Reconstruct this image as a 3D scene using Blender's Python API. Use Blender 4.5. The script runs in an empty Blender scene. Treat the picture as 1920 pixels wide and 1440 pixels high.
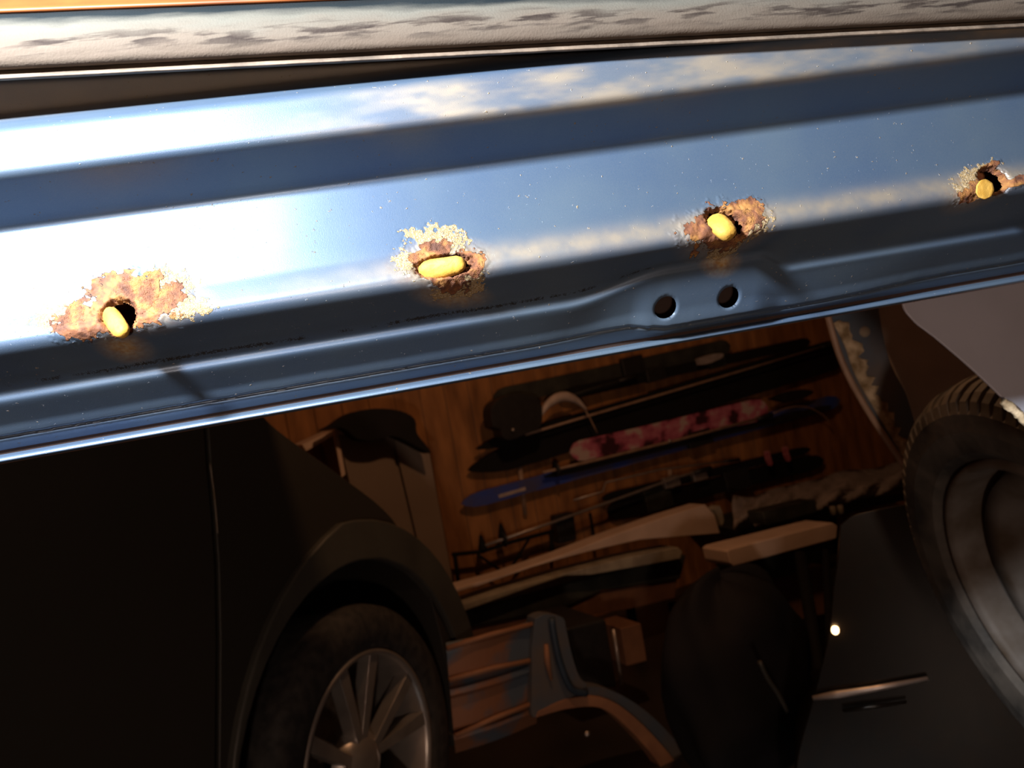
import bpy, bmesh, math, random
import numpy as np
from mathutils import Vector, Matrix
from mathutils.geometry import tessellate_polygon
random.seed(4); RNG = np.random.RandomState(7)
S = bpy.context.scene; COL = S.collection
V = Vector

# ---------------------------------------------------------------- camera
H = 1.20; F = 1478.0; ROLL = math.radians(10.2)
RT = V((math.cos(ROLL), 0, -math.sin(ROLL))); UP = V((math.sin(ROLL), 0, math.cos(ROLL))); FW = V((0, 1, 0))
CAM = V((0, 0, H))
cd = bpy.data.cameras.new('camera'); cam = bpy.data.objects.new('camera', cd); COL.objects.link(cam)
cd.sensor_width = 36; cd.lens = 36*F/1920; cd.clip_start = .01
m = Matrix((RT, UP, -FW)).transposed().to_4x4(); m.translation = CAM; cam.matrix_world = m
cd.dof.use_dof = True; cd.dof.focus_distance = .40; cd.dof.aperture_fstop = 15
S.camera = cam
S.view_settings.view_transform = 'Standard'; S.view_settings.look = 'None'
S.view_settings.gamma = 1; S.view_settings.use_curve_mapping = False; S.view_settings.exposure = 0.0
# ---------------------------------------------------------------- world and lights
w = bpy.data.worlds.new('world'); S.world = w; w.use_nodes = True
w.node_tree.nodes['Background'].inputs[0].default_value = (.8, .5, .35, 1)
w.node_tree.nodes['Background'].inputs[1].default_value = .01
def light(name, kind, loc, energy, color, target=None, **k):
    l = bpy.data.lights.new(name, kind); l.energy = energy; l.color = color
    for a, b in k.items(): setattr(l, a, b)
    o = bpy.data.objects.new(name, l); COL.objects.link(o); o.location = loc
    if target is not None: o.rotation_euler = (V(target)-V(loc)).to_track_quat('-Z', 'Y').to_euler()
    return o
# hand-held white work lamp left of the camera, close to the sill
light('work_lamp_light', 'SPOT', (-.28, .0, H+.33), 88.0, (.93, .97, 1.0), (.0, .40, H+.10),
      shadow_soft_size=.032, spot_size=math.radians(115), spot_blend=.35)
# warm garage bulb, then an added fill light behind the viewer
light('garage_bulb_light', 'POINT', (.35, 1.65, 2.35), 28.0, (1.0, .52, .25), shadow_soft_size=.05)
light('fill_light', 'POINT', (-.1, -1.2, .80), 38.0, (1.0, .73, .56), shadow_soft_size=.07)

# ---------------------------------------------------------------- pixel rays
def ray(px, py): return FW + RT*((px-960)/F) - UP*((py-720)/F)
def atD(px, py, D): return CAM + ray(px, py)*D
def hit(px, py, p0, n):
    r = ray(px, py); t = (p0-CAM).dot(n)/r.dot(n); return CAM + r*t
# back wall frame
WD = V((math.sin(math.radians(62.5)), math.cos(math.radians(62.5)), 0))
WN = V((WD.y, -WD.x, 0))                       # towards the camera
WP = V((-.317, 3.6, 0))
def W(px, py, off): return hit(px, py, WP + WN*off, WN)
def room(a, o, z): return WP + WD*a + WN*o + V((0, 0, z))

# ---------------------------------------------------------------- materials
def rgb(c): return (c[0], c[1], c[2], 1)
def mat(name, col, rough=.6, metal=0, col2=None, scale=20, bump=0, detail=4, coat=0, stretch=None, lo=.35, hi=.65, spec=.5):
    m = bpy.data.materials.new(name); m.use_nodes = True; nt = m.node_tree; N = nt.nodes; L = nt.links
    b = N['Principled BSDF']; b.inputs['Roughness'].default_value = rough; b.inputs['Metallic'].default_value = metal
    b.inputs['Coat Weight'].default_value = coat; b.inputs['Specular IOR Level'].default_value = spec
    b.inputs['Base Color'].default_value = rgb(col)
    tc = N.new('ShaderNodeTexCoord'); mp = N.new('ShaderNodeMapping'); L.new(tc.outputs['Object'], mp.inputs[0])
    if stretch: mp.inputs['Scale'].default_value = stretch
    nz = N.new('ShaderNodeTexNoise'); nz.inputs['Scale'].default_value = scale; nz.inputs['Detail'].default_value = detail
    L.new(mp.outputs[0], nz.inputs[0])
    if col2 is None: col2 = tuple(c*.7 for c in col)
    r = N.new('ShaderNodeValToRGB'); r.color_ramp.elements[0].position = lo; r.color_ramp.elements[1].position = hi
    r.color_ramp.elements[0].color = rgb(col2); r.color_ramp.elements[1].color = rgb(col)
    L.new(nz.outputs[0], r.inputs[0]); L.new(r.outputs[0], b.inputs['Base Color'])
    if bump:
        bp = N.new('ShaderNodeBump'); bp.inputs['Strength'].default_value = bump; bp.inputs['Distance'].default_value = .01
        L.new(nz.outputs[0], bp.inputs['Height']); L.new(bp.outputs[0], b.inputs['Normal'])
    return m

M = {}
M['wood'] = None
M['floor'] = mat('dark_floor', (.035, .028, .024), .35, 0, (.022, .018, .016), 3)
M['ceil'] = mat('ceiling_board', (.10, .07, .05), .9)
M['blk'] = mat('black_plastic', (.018, .016, .016), .55, 0, (.012, .011, .011), 30)
M['blkg'] = mat('black_gloss', (.009, .006, .004), .24, 0, (.006, .005, .004), 30, spec=.32)
M['rubber'] = mat('tyre_rubber', (.03, .026, .024), .75, 0, (.010, .009, .009), 40, .3)
M['dkpaint'] = mat('dark_car_paint', (.026, .022, .018), .5, 0, (.021, .019, .015), 2)
M['dktrim'] = mat('dark_arch_trim', (.055, .053, .044), .5, 0, (.04, .038, .033), 8)
M['alloy'] = mat('alloy', (.42, .38, .35), .35, .7, (.32, .29, .27), 15)
M['cab'] = mat('cabinet_white', (.24, .18, .14), .6, 0, (.21, .155, .12), 4)
M['cream'] = mat('cream_board', (.72, .54, .44), .7, 0, (.60, .44, .35), 8)
M['greyb'] = mat('grey_board', (.42, .37, .29), .8, 0, (.26, .22, .17), 14)
M['cloth'] = mat('grey_cloth', (.36, .30, .29), .95, 0, (.24, .20, .19), 14, .4)
M['pole'] = mat('pole_metal', (.50, .42, .38), .35, .6, (.35, .30, .27), 20)
M['beige'] = mat('beige_pole', (.42, .28, .20), .5, 0, (.30, .19, .13), 20)
M['blue'] = mat('blue_ski', (.035, .09, .50), .35, 0, (.09, .09, .20), 6)
M['brown'] = mat('brown_wood', (.22, .10, .05), .75, 0, (.14, .06, .03), 10)
M['skiblk'] = mat('black_ski', (.012, .010, .011), .8, 0, (.009, .008, .008), 8, spec=.2)
M['dkgreen'] = mat('dark_green_grey', (.045, .045, .035), .6, 0, (.02, .02, .017), 12)
M['white'] = mat('white_plastic', (.62, .50, .45), .45)
M['glass'] = mat('yellow_plug', (.42, .225, .034), .6, 0, (.46, .27, .055), 160, .15, spec=.25)
M['strip'] = mat('orange_lit_trim', (.20, .055, .010), .5, 0, (.12, .03, .006), 30)  # warm reflected light is put into the orange colour
M['bluep'] = mat('old_blue_paint', (.085, .13, .19), .5, .1, (.16, .13, .11), 7, lo=.3, hi=.6)
M['underseal'] = mat('underseal', (.62, .50, .34), .8, 0, (.22, .15, .07), 45, .8)
M['primer'] = mat('grey_primer', (.36, .37, .44), .7, 0, (.32, .33, .39), 12)
M['liner'] = mat('arch_liner', (.5, .42, .35), .8, 0, (.42, .35, .29), 12)
M['steel'] = mat('dull_steel', (.22, .19, .165), .55, .3, (.13, .085, .045), 20)
M['emit_bulb'] = mat('bulb_glass', (.9, .8, .6), .3)

# wooden planked wall
def wood_wall():
    m = bpy.data.materials.new('plank_wall'); m.use_nodes = True; N = m.node_tree.nodes; L = m.node_tree.links; b = N['Principled BSDF']
    tc = N.new('ShaderNodeTexCoord')
    mp = N.new('ShaderNodeMapping'); mp.inputs['Scale'].default_value = (7.5, 1, .5); L.new(tc.outputs['Object'], mp.inputs[0])
    wv = N.new('ShaderNodeTexWave'); wv.wave_profile = 'SAW'; wv.inputs['Scale'].default_value = .35; wv.inputs['Distortion'].default_value = 0; L.new(mp.outputs[0], wv.inputs[0])
    mp2 = N.new('ShaderNodeMapping'); mp2.inputs['Scale'].default_value = (9, 1, 2.2); L.new(tc.outputs['Object'], mp2.inputs[0])
    nz = N.new('ShaderNodeTexNoise'); nz.inputs['Scale'].default_value = 1.5; nz.inputs['Detail'].default_value = 5; L.new(mp2.outputs[0], nz.inputs[0])
    r = N.new('ShaderNodeValToRGB'); e = r.color_ramp.elements; e[0].position = .3; e[0].color = (.17, .068, .022, 1); e[1].position = .7; e[1].color = (.46, .20, .065, 1)
    L.new(nz.outputs[0], r.inputs[0])
    g = N.new('ShaderNodeValToRGB'); ge = g.color_ramp.elements; ge[0].position = .0; ge[0].color = (.25, .25, .25, 1); ge[1].position = .06; ge[1].color = (1, 1, 1, 1)
    L.new(wv.outputs[0], g.inputs[0])
    mx = N.new('ShaderNodeMixRGB'); mx.blend_type = 'MULTIPLY'; mx.inputs[0].default_value = 1; L.new(r.outputs[0], mx.inputs[1]); L.new(g.outputs[0], mx.inputs[2])
    L.new(mx.outputs[0], b.inputs['Base Color']); b.inputs['Roughness'].default_value = .7
    bp = N.new('ShaderNodeBump'); bp.inputs['Strength'].default_value = .6; bp.inputs['Distance'].default_value = .01
    L.new(g.outputs[0], bp.inputs['Height']); L.new(bp.outputs[0], b.inputs['Normal'])
    return m
M['wood'] = wood_wall()

# ---------------------------------------------------------------- object helpers
ORG = {}
def empty(name, loc, label, cat, group=None):
    o = bpy.data.objects.new(name, None); COL.objects.link(o); o.location = loc; o.empty_display_size = .05
    o['label'] = label; o['category'] = cat
    if group: o['group'] = group
    ORG[o] = V(loc); return o
def mesh(name, verts, faces, mt, parent=None, smooth=False, bevel=0, seg=2, label=None, cat=None, group=None, kind=None, origin=None):
    vs = [V(v) for v in verts]
    if origin is None:
        lo = V((min(v.x for v in vs), min(v.y for v in vs), min(v.z for v in vs))); hi = V((max(v.x for v in vs), max(v.y for v in vs), max(v.z for v in vs)))
        origin = (lo+hi)/2; origin.z = lo.z
    me = bpy.data.meshes.new(name); me.from_pydata([v-origin for v in vs], [], faces); me.update()
    bm = bmesh.new(); bm.from_mesh(me); bmesh.ops.recalc_face_normals(bm, faces=bm.faces); bm.to_mesh(me); bm.free()
    o = bpy.data.objects.new(name, me); COL.objects.link(o)
    if isinstance(mt, (list, tuple)):
        for x in mt: me.materials.append(x)
    else: me.materials.append(mt)
    if smooth:
        for p in me.polygons: p.use_smooth = True
    ORG[o] = V(origin)
    if parent is not None:
        o.parent = parent; o.location = origin-ORG[parent]
    else: o.location = origin
    if bevel:
        b = o.modifiers.new('bevel', 'BEVEL'); b.width = bevel; b.segments = seg; b.limit_method = 'ANGLE'; b.angle_limit = math.radians(35)
        if smooth is False:
            for p in me.polygons: p.use_smooth = True
            wn = o.modifiers.new('wn', 'WEIGHTED_NORMAL'); wn.keep_sharp = True
    if label: o['label'] = label
    if cat: o['category'] = cat
    if group: o['group'] = group
    if kind: o['kind'] = kind
    return o
def prism_geo(poly, ext):
    n = len(poly); vs = [V(p) for p in poly] + [V(p)+V(ext) for p in poly]
    tri = tessellate_polygon([[V(p) for p in poly]])
    fs = [tuple(t) for t in tri] + [tuple(i+n for i in reversed(t)) for t in tri]
    fs += [(i, (i+1) % n, (i+1) % n+n, i+n) for i in range(n)]
    return vs, fs
def prism(name, poly, ext, mt, parent=None, **k):
    v, f = prism_geo(poly, ext); return mesh(name, v, f, mt, parent, **k)
def wpoly(pts, off): return [W(x, y, off) for x, y in pts]
def box_geo(c, ax, ay, az):
    c, ax, ay, az = V(c), V(ax), V(ay), V(az)
    v = [c+ax*i+ay*j+az*k for i in (-1, 1) for j in (-1, 1) for k in (-1, 1)]
    return v, [(0, 1, 3, 2), (4, 6, 7, 5), (0, 4, 5, 1), (2, 3, 7, 6), (0, 2, 6, 4), (1, 5, 7, 3)]
def box(name, c, ax, ay, az, mt, parent=None, **k):
    v, f = box_geo(c, ax, ay, az); return mesh(name, v, f, mt, parent, **k)
def tube_geo(path, rad, seg=10, flat=None, closed=False):
    path = [V(p) for p in path]; n = len(path); vs = []; fs = []
    if not hasattr(rad, '__len__'): rad = [rad]*n
    ref = None
    for i, p in enumerate(path):
        d = (path[min(i+1, n-1)]-path[max(i-1, 0)]).normalized()
        if ref is None: ref = d.orthogonal().normalized()
        ref = (ref - d*ref.dot(d)).normalized(); b = d.cross(ref)
        for k in range(seg):
            a = 2*math.pi*k/seg; vs.append(p + (ref*math.cos(a)+b*math.sin(a))*rad[i])
    for i in range(n-1):
        for k in range(seg):
            fs.append((i*seg+k, i*seg+(k+1) % seg, (i+1)*seg+(k+1) % seg, (i+1)*seg+k))
    fs.append(tuple(range(seg))[::-1]); fs.append(tuple((n-1)*seg+k for k in range(seg)))
    return vs, fs
def tube(name, path, rad, mt, parent=None, seg=10, **k):
    v, f = tube_geo(path, rad, seg); return mesh(name, v, f, mt, parent, smooth=True, **k)
def lathe(name, prof, c, axis, mt, parent=None, seg=64, **k):
    axis = V(axis).normalized(); e1 = axis.orthogonal().normalized(); e2 = axis.cross(e1); vs = []; fs = []; n = len(prof)
    for i in range(seg):
        a = 2*math.pi*i/seg; d = e1*math.cos(a)+e2*math.sin(a)
        for r, x in prof: vs.append(V(c)+d*r+axis*x)
    for i in range(seg):
        j = (i+1) % seg
        for q in range(n-1): fs.append((i*n+q, j*n+q, j*n+q+1, i*n+q+1))
    return mesh(name, vs, fs, mt, parent, smooth=True, **k)
def smoothcurve(pts, n=8):
    P = [V(p) for p in pts]; P = [P[0]*2-P[1]] + P + [P[-1]*2-P[-2]]; out = []
    for i in range(1, len(P)-2):
        for k in range(n):
            t = k/n; a, b, c, d = P[i-1], P[i], P[i+1], P[i+2]
            out.append(.5*((2*b)+(c-a)*t+(2*a-5*b+4*c-d)*t*t+(3*b-a-3*c+d)*t**3))
    out.append(P[-2]); return out
def curve2(pts, n=6): return [(p.x, p.y) for p in smoothcurve([V((x, y, 0)) for x, y in pts], n)]

# ---------------------------------------------------------------- the garage
def struct(name, c, ax, ay, az, mt):
    # origin carries the wall's rotation so the plank texture follows the wall
    lx, ly, lz = ax.length, ay.length, az.length
    R = Matrix((ax.normalized(), ay.normalized(), az.normalized())).transposed().to_4x4(); R.translation = c
    v, f = box_geo((0, 0, 0), (lx, 0, 0), (0, ly, 0), (0, 0, lz))
    me = bpy.data.meshes.new(name); me.from_pydata([tuple(p) for p in v], [], f); me.materials.append(mt)
    bm = bmesh.new(); bm.from_mesh(me); bmesh.ops.recalc_face_normals(bm, faces=bm.faces); bm.to_mesh(me); bm.free()
    o = bpy.data.objects.new(name, me); COL.objects.link(o); o.matrix_world = R; o['kind'] = 'structure'; return o
ZU = V((0, 0, 1)); A0, A1, O1, HT = -3.2, 5.6, 7.0, 2.6
mid = (A0+A1)/2; half = (A1-A0)/2
struct('wall_back', room(mid, -.05, HT/2), WD*half, WN*-.05, ZU*(HT/2), M['wood'])
struct('wall_front', room(mid, O1+.05, HT/2), WD*half, WN*-.05, ZU*(HT/2), M['wood'])
struct('wall_left', room(A0-.05, O1/2, HT/2), WN*(O1/2+.1), WD*.05, ZU*(HT/2), M['wood'])
struct('wall_right', room(A1+.05, O1/2, HT/2), WN*(O1/2+.1), WD*.05, ZU*(HT/2), M['wood'])
struct('floor', room(mid, O1/2, -.05), WD*(half+.1), WN*(O1/2+.1), ZU*.05, M['floor'])
struct('ceiling', room(mid, O1/2, HT+.05), WD*(half+.1), WN*(O1/2+.1), ZU*.05, M['ceil'])

# ================================================================= numpy noise
def vnoise(x, y, seed=0):
    xi = np.floor(x).astype(np.int64); yi = np.floor(y).astype(np.int64); fx = x-xi; fy = y-yi
    fx = fx*fx*(3-2*fx); fy = fy*fy*(3-2*fy)
    def h(a, b):
        n = (a*374761393 + b*668265263 + seed*974711) & 0x7fffffff
        n = ((n ^ (n >> 13))*1274126177) & 0x7fffffff
        return ((n ^ (n >> 16)) & 0xffff)/65535.0
    return (h(xi, yi)*(1-fx)+h(xi+1, yi)*fx)*(1-fy)+(h(xi, yi+1)*(1-fx)+h(xi+1, yi+1)*fx)*fy
def fbm(x, y, seed=0, o=4):
    s = 0; a = .5; t = 0
    for i in range(o): s = s+a*vnoise(x, y, seed+i*17); t += a; x = x*2.03; y = y*2.03; a *= .55
    return s/t
def ss(a, b, x):
    t = np.clip((x-a)/(b-a), 0, 1); return t*t*(3-2*t)

# ================================================================= THE RAISED CAR
rcar = empty('car', (.3, 1.1, 0), 'raised blue car overhead with rusted sill, dusty rubber door seal and hanging front wheel', 'car')
# sill frame: direction SU, outward normal SN, perpendicular distance SDIST
YAW = math.radians(81); SU = V((math.sin(YAW), math.cos(YAW), 0)); SN = V((SU.y, -SU.x, 0)); SDIST = .39
def splane(h): return CAM + SN*(-SDIST+h)
def sill_sz(px, py, h=-.022):
    p = hit(px, py, splane(h), SN); return (p-CAM).dot(SU), p.z
def sill_pt(s, z, h): return V((CAM.x, CAM.y, 0)) + SU*s + SN*(-SDIST+h) + ZU*z

# profile knots: (image row at the left border, depth in mm; + is outward)
KN = [(40, -34), (120, -33), (214, -31), (232, -10), (242, -3.5), (250, -2.4), (322, -1), (334, -3), (414, -29), (428, -33), (440, -33.5), (540, -28.5),
      (590, -25.5), (636, -19.5), (650, -20), (664, -23), (734, -47), (743, -48.3), (751, -47.4), (762, -50.5), (816, -68), (821, -69),
      (829, -71), (848, -81), (853, -80), (858, -75.5), (866, -74.5), (870, -79), (868, -85)]
kz = np.array([hit(0, y, splane(h/1000), SN).z for y, h in KN]); kh = np.array([h/1000 for y, h in KN])
# arc-length resample positions
L_ = np.concatenate([[0], np.cumsum(np.hypot(np.diff(kz), np.diff(kh)))])
dt = .0007; tt = np.arange(0, L_[-1], dt); NT = len(tt)
s0, s1 = sill_sz(-120, 500)[0], sill_sz(2060, 300)[0]
sc = np.concatenate([np.linspace(-.95, s0, 40)[:-1], np.arange(s0, s1, .0007), np.linspace(s1, 1.3, 40)[1:]]); NS = len(sc)
sx = lambda px, py=560: sill_sz(px, py)[0]
up1 = ss(sx(1080), sx(1290), sc)*(1-ss(sx(1470), sx(1540), sc))
dip = ss(sx(1215), sx(1262), sc)*.5+ss(sx(1262), sx(1300), sc)*.5; dip = dip*(1-ss(sx(1600), sx(1900), sc))
pre = ss(sx(1000), sx(1180), sc)*(1-ss(sx(1215), sx(1262), sc))
Zg = np.zeros((NS, NT)); Hg = np.zeros((NS, NT))
ker = np.exp(-.5*(np.arange(-9, 10)*dt/.0014)**2); ker /= ker.sum()
ker2 = np.exp(-.5*(np.arange(-9, 10)*dt/.0007)**2); ker2 /= ker2.sum(); wk = ss(L_[18], L_[20], tt)
for i in range(NS):
    z = kz.copy(); h = kh.copy()
    for k in range(16, 20): z[k] += up1[i]*.0085; h[k] += up1[i]*.006
    h[20] += up1[i]*.004; h[21] += up1[i]*.004
    for k in (20, 21, 22): z[k] += -dip[i]*.0035 + pre[i]*.0012
    zz = np.interp(tt, L_, z); hh = np.interp(tt, L_, h)
    zp = np.pad(zz, 9, mode='edge'); hp = np.pad(hh, 9, mode='edge')
    Zg[i] = np.convolve(zp, ker, 'valid')*(1-wk)+np.convolve(zp, ker2, 'valid')*wk; Hg[i] = np.convolve(hp, ker, 'valid')*(1-wk)+np.convolve(hp, ker2, 'valid')*wk
Sg = np.repeat(sc[:, None], NT, 1)
# seam groove (edge of the overlapping sheet)
tseam = L_[21]+ .0006*(fbm(sc*120, sc*0, 5)-.5)
gr = np.exp(-((tt[None, :]-tseam[:, None])/.0008)**2); Hg -= gr*.0022; Zg += gr*.0003
Hg += (ss(tseam[:, None]-.010, tseam[:, None]-.001, tt[None, :])*(tt[None, :] < tseam[:, None]))*.0012
U1 = Sg*1000; V1 = Zg*1000     # millimetres
def ell(px, py, rx, ry, rot=0, h=-.024):
    cs, cz = sill_sz(px, py, h); sx_ = .228+.110*px/1920; sy_ = .245+.055*px/1920       # mm per pixel there
    a = math.radians(rot); dx = U1-cs*1000; dy = V1-cz*1000
    # rotate by picture angle minus roll
    a = a-ROLL
    X = dx*math.cos(a)+dy*math.sin(a); Y = -dx*math.sin(a)+dy*math.cos(a)
    return np.sqrt((X/(rx*sx_))**2+(Y/(ry*sy_))**2)
nA = fbm(U1*.32, V1*.32, 1, 5); nB = fbm(U1*1.1, V1*1.1, 9, 4); nC = fbm(U1*.12, V1*.12, 31, 4)
def blob(px, py, rx, ry, rot=0, n=.55): return 1.0-(ell(px, py, rx, ry, rot)+(nA-.5)*n*2+(nB-.5)*n*.7)     # >0 inside, 1 centre
big = [blob(252, 560, 92, 54, 0), blob(158, 604, 56, 36, 6), blob(322, 556, 30, 20, 30), blob(215, 590, 64, 46),
       blob(808, 476, 42, 26, 20), blob(842, 503, 62, 32, 12), blob(846, 530, 34, 17, 0), blob(884, 496, 24, 28, 0),
       blob(1352, 425, 74, 42, 14), blob(1396, 402, 40, 30, 20), blob(1318, 435, 42, 26, 15),
       blob(1822, 358, 36, 17, 32), blob(1858, 312, 26, 8, 30, .4), blob(1905, 342, 28, 10, 18, .4)]
rust = np.clip(np.maximum.reduce(big)*2.2+.5, 0, 1)
pale = [blob(818, 450, 52, 34, 0, .9), blob(772, 490, 36, 22, 0, .8), blob(880, 520, 34, 20, 20, .8), blob(1400, 425, 44, 30, 25, .8), blob(1370, 460, 36, 16, 10, .8),
        blob(1830, 335, 52, 26, 28, .8), blob(110, 595, 55, 22, 10, .8), blob(355, 580, 45, 22, 5, .8), blob(300, 540, 70, 40, 10, .7), blob(860, 540, 50, 14, 8, .8)]
crust = np.clip(np.maximum.reduce(pale)*2+.45, 0, 1)
halo = [1-ell(240, 580, 190, 60, 6), 1-ell(830, 495, 120, 62, 8), 1-ell(1360, 430, 120, 55, 12), 1-ell(1830, 350, 90, 45, 22), 1-ell(225, 650, 60, 34, 0), 1-ell(1375, 480, 50, 34, 0), 1-ell(850, 550, 90, 26, 0)]
stain = np.clip(np.maximum.reduce(halo)*1.2, 0, 1)*(.55+.9*nA)
# tan wash just above the fold and along the top flange
tfold = np.interp(L_[13], tt, tt); lane = np.exp(-((tt[None, :]-(L_[13]-.004))/.0075)**2)*ss(sx(300), sx(1000), sc)[:, None]
wash = lane*(.35+.9*nC)
laneA = ss(L_[5]-.004, L_[5]+.004, tt)[None, :]*(1-ss(L_[7], L_[7]+.006, tt)[None, :])*ss(sx(480), sx(900), sc)[:, None]
wash = np.clip(np.maximum(wash, laneA*(.2+.9*ss(.2, .85, fbm(U1*.035, V1*.12, 77, 4)))), 0, 1)
wash = np.maximum(wash, (1-ss(L_[2]-.002, L_[3], tt))[None, :]*(.8+.2*nC))
spot1 = np.clip(1-ell(112, 274, 52, 13, 4, 0)-(nA-.5), 0, 1); wash = np.maximum(wash, spot1*.9)
# black dirt line in the fold under face B
dl = np.exp(-((tt[None, :]-(L_[16]-.0035+.002*(fbm(sc*30, sc*0, 3)[:, None]-.5)))/.0022)**2)*ss(.28, .55, fbm(U1*.06, V1*.0, 12, 3))*(1-ss(sx(1250), sx(1400), sc))[:, None]
dirt = np.clip(dl*1.0*(.3+1.0*nB), 0, 1)*.85
# holes
holes = [ell(226, 592, 33, 31, 0), ell(832, 500, 54, 21, 10), ell(1360, 420, 38, 28, -25), ell(1859, 339, 27, 28, 0)]
for q in range(4): holes[q] = holes[q]+(nB-.5)*.30
hd = np.minimum.reduce(holes)
ih = .0008
Hg += rust*(nB-.4)*.0007 + rust*(nA-.5)*.0024 + crust*(nB-.5)*.0014 + np.where(rust > .05, .0004, 0) + (nC-.5)*.0010*stain
Hg -= .010*ss(1.35, .62, hd)*0 + .006*(1-ss(.80, 1.25, hd))
rust = np.maximum(rust, 1-ss(.9, 1.3, hd))
jks = [ell(1247, 577, 25, 24, 0, -.058), ell(1365, 558, 24, 23, 0, -.058)]; jack = np.minimum(*jks)
Hg -= .0012*(1-ss(.85, 1.12, jack))
for jk, (jx, jy) in zip(jks, ((1247, 577), (1365, 558))):      # round the two hole edges off exactly
    cs_, cz_ = sill_sz(jx, jy, -.058); sel = (jk > .80) & (jk < .98)
    Sg = np.where(sel, cs_+(Sg-cs_)*(.9/np.maximum(jk, .01)), Sg); Zg = np.where(sel, cz_+(Zg-cz_)*(.9/np.maximum(jk, .01)), Zg)
dead = (hd < .80) | (jack < .80)
P = np.zeros((NS, NT, 3)); base = V((0, 0, 0)) + SN*(-SDIST)
P[..., 0] = base.x+SU.x*Sg+SN.x*Hg; P[..., 1] = base.y+SU.y*Sg+SN.y*Hg; P[..., 2] = Zg
def grid_mesh(name, P, mt, parent, attrs, deadmask=None, label=None):
    ns, ntt = P.shape[:2]; org = V(P.reshape(-1, 3).mean(0)); me = bpy.data.meshes.new(name)
    idx = np.arange(ns*ntt).reshape(ns, ntt)
    q = np.stack([idx[:-1, :-1], idx[:-1, 1:], idx[1:, 1:], idx[1:, :-1]], -1)
    if deadmask is not None:
        d = deadmask[:-1, :-1] | deadmask[:-1, 1:] | deadmask[1:, 1:] | deadmask[1:, :-1]; q = q[~d]
    q = q.reshape(-1, 4); nf = len(q)
    me.vertices.add(ns*ntt); me.vertices.foreach_set('co', (P.reshape(-1, 3)-np.array(org)).astype(np.float32).ravel())
    me.loops.add(nf*4); me.loops.foreach_set('vertex_index', q.astype(np.int32).ravel())
    me.polygons.add(nf); me.polygons.foreach_set('loop_start', (np.arange(nf)*4).astype(np.int32))
    me.polygons.foreach_set('use_smooth', np.ones(nf, dtype=bool)); me.update(calc_edges=True)
    for k, a in attrs.items():
        at = me.attributes.new(k, 'FLOAT', 'POINT'); at.data.foreach_set('value', a.astype(np.float32).ravel())
    me.materials.append(mt); o = bpy.data.objects.new(name, me); COL.objects.link(o); ORG[o] = org
    o.parent = parent; o.location = org-ORG[parent]
    if label: o['label'] = label
    return o
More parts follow.
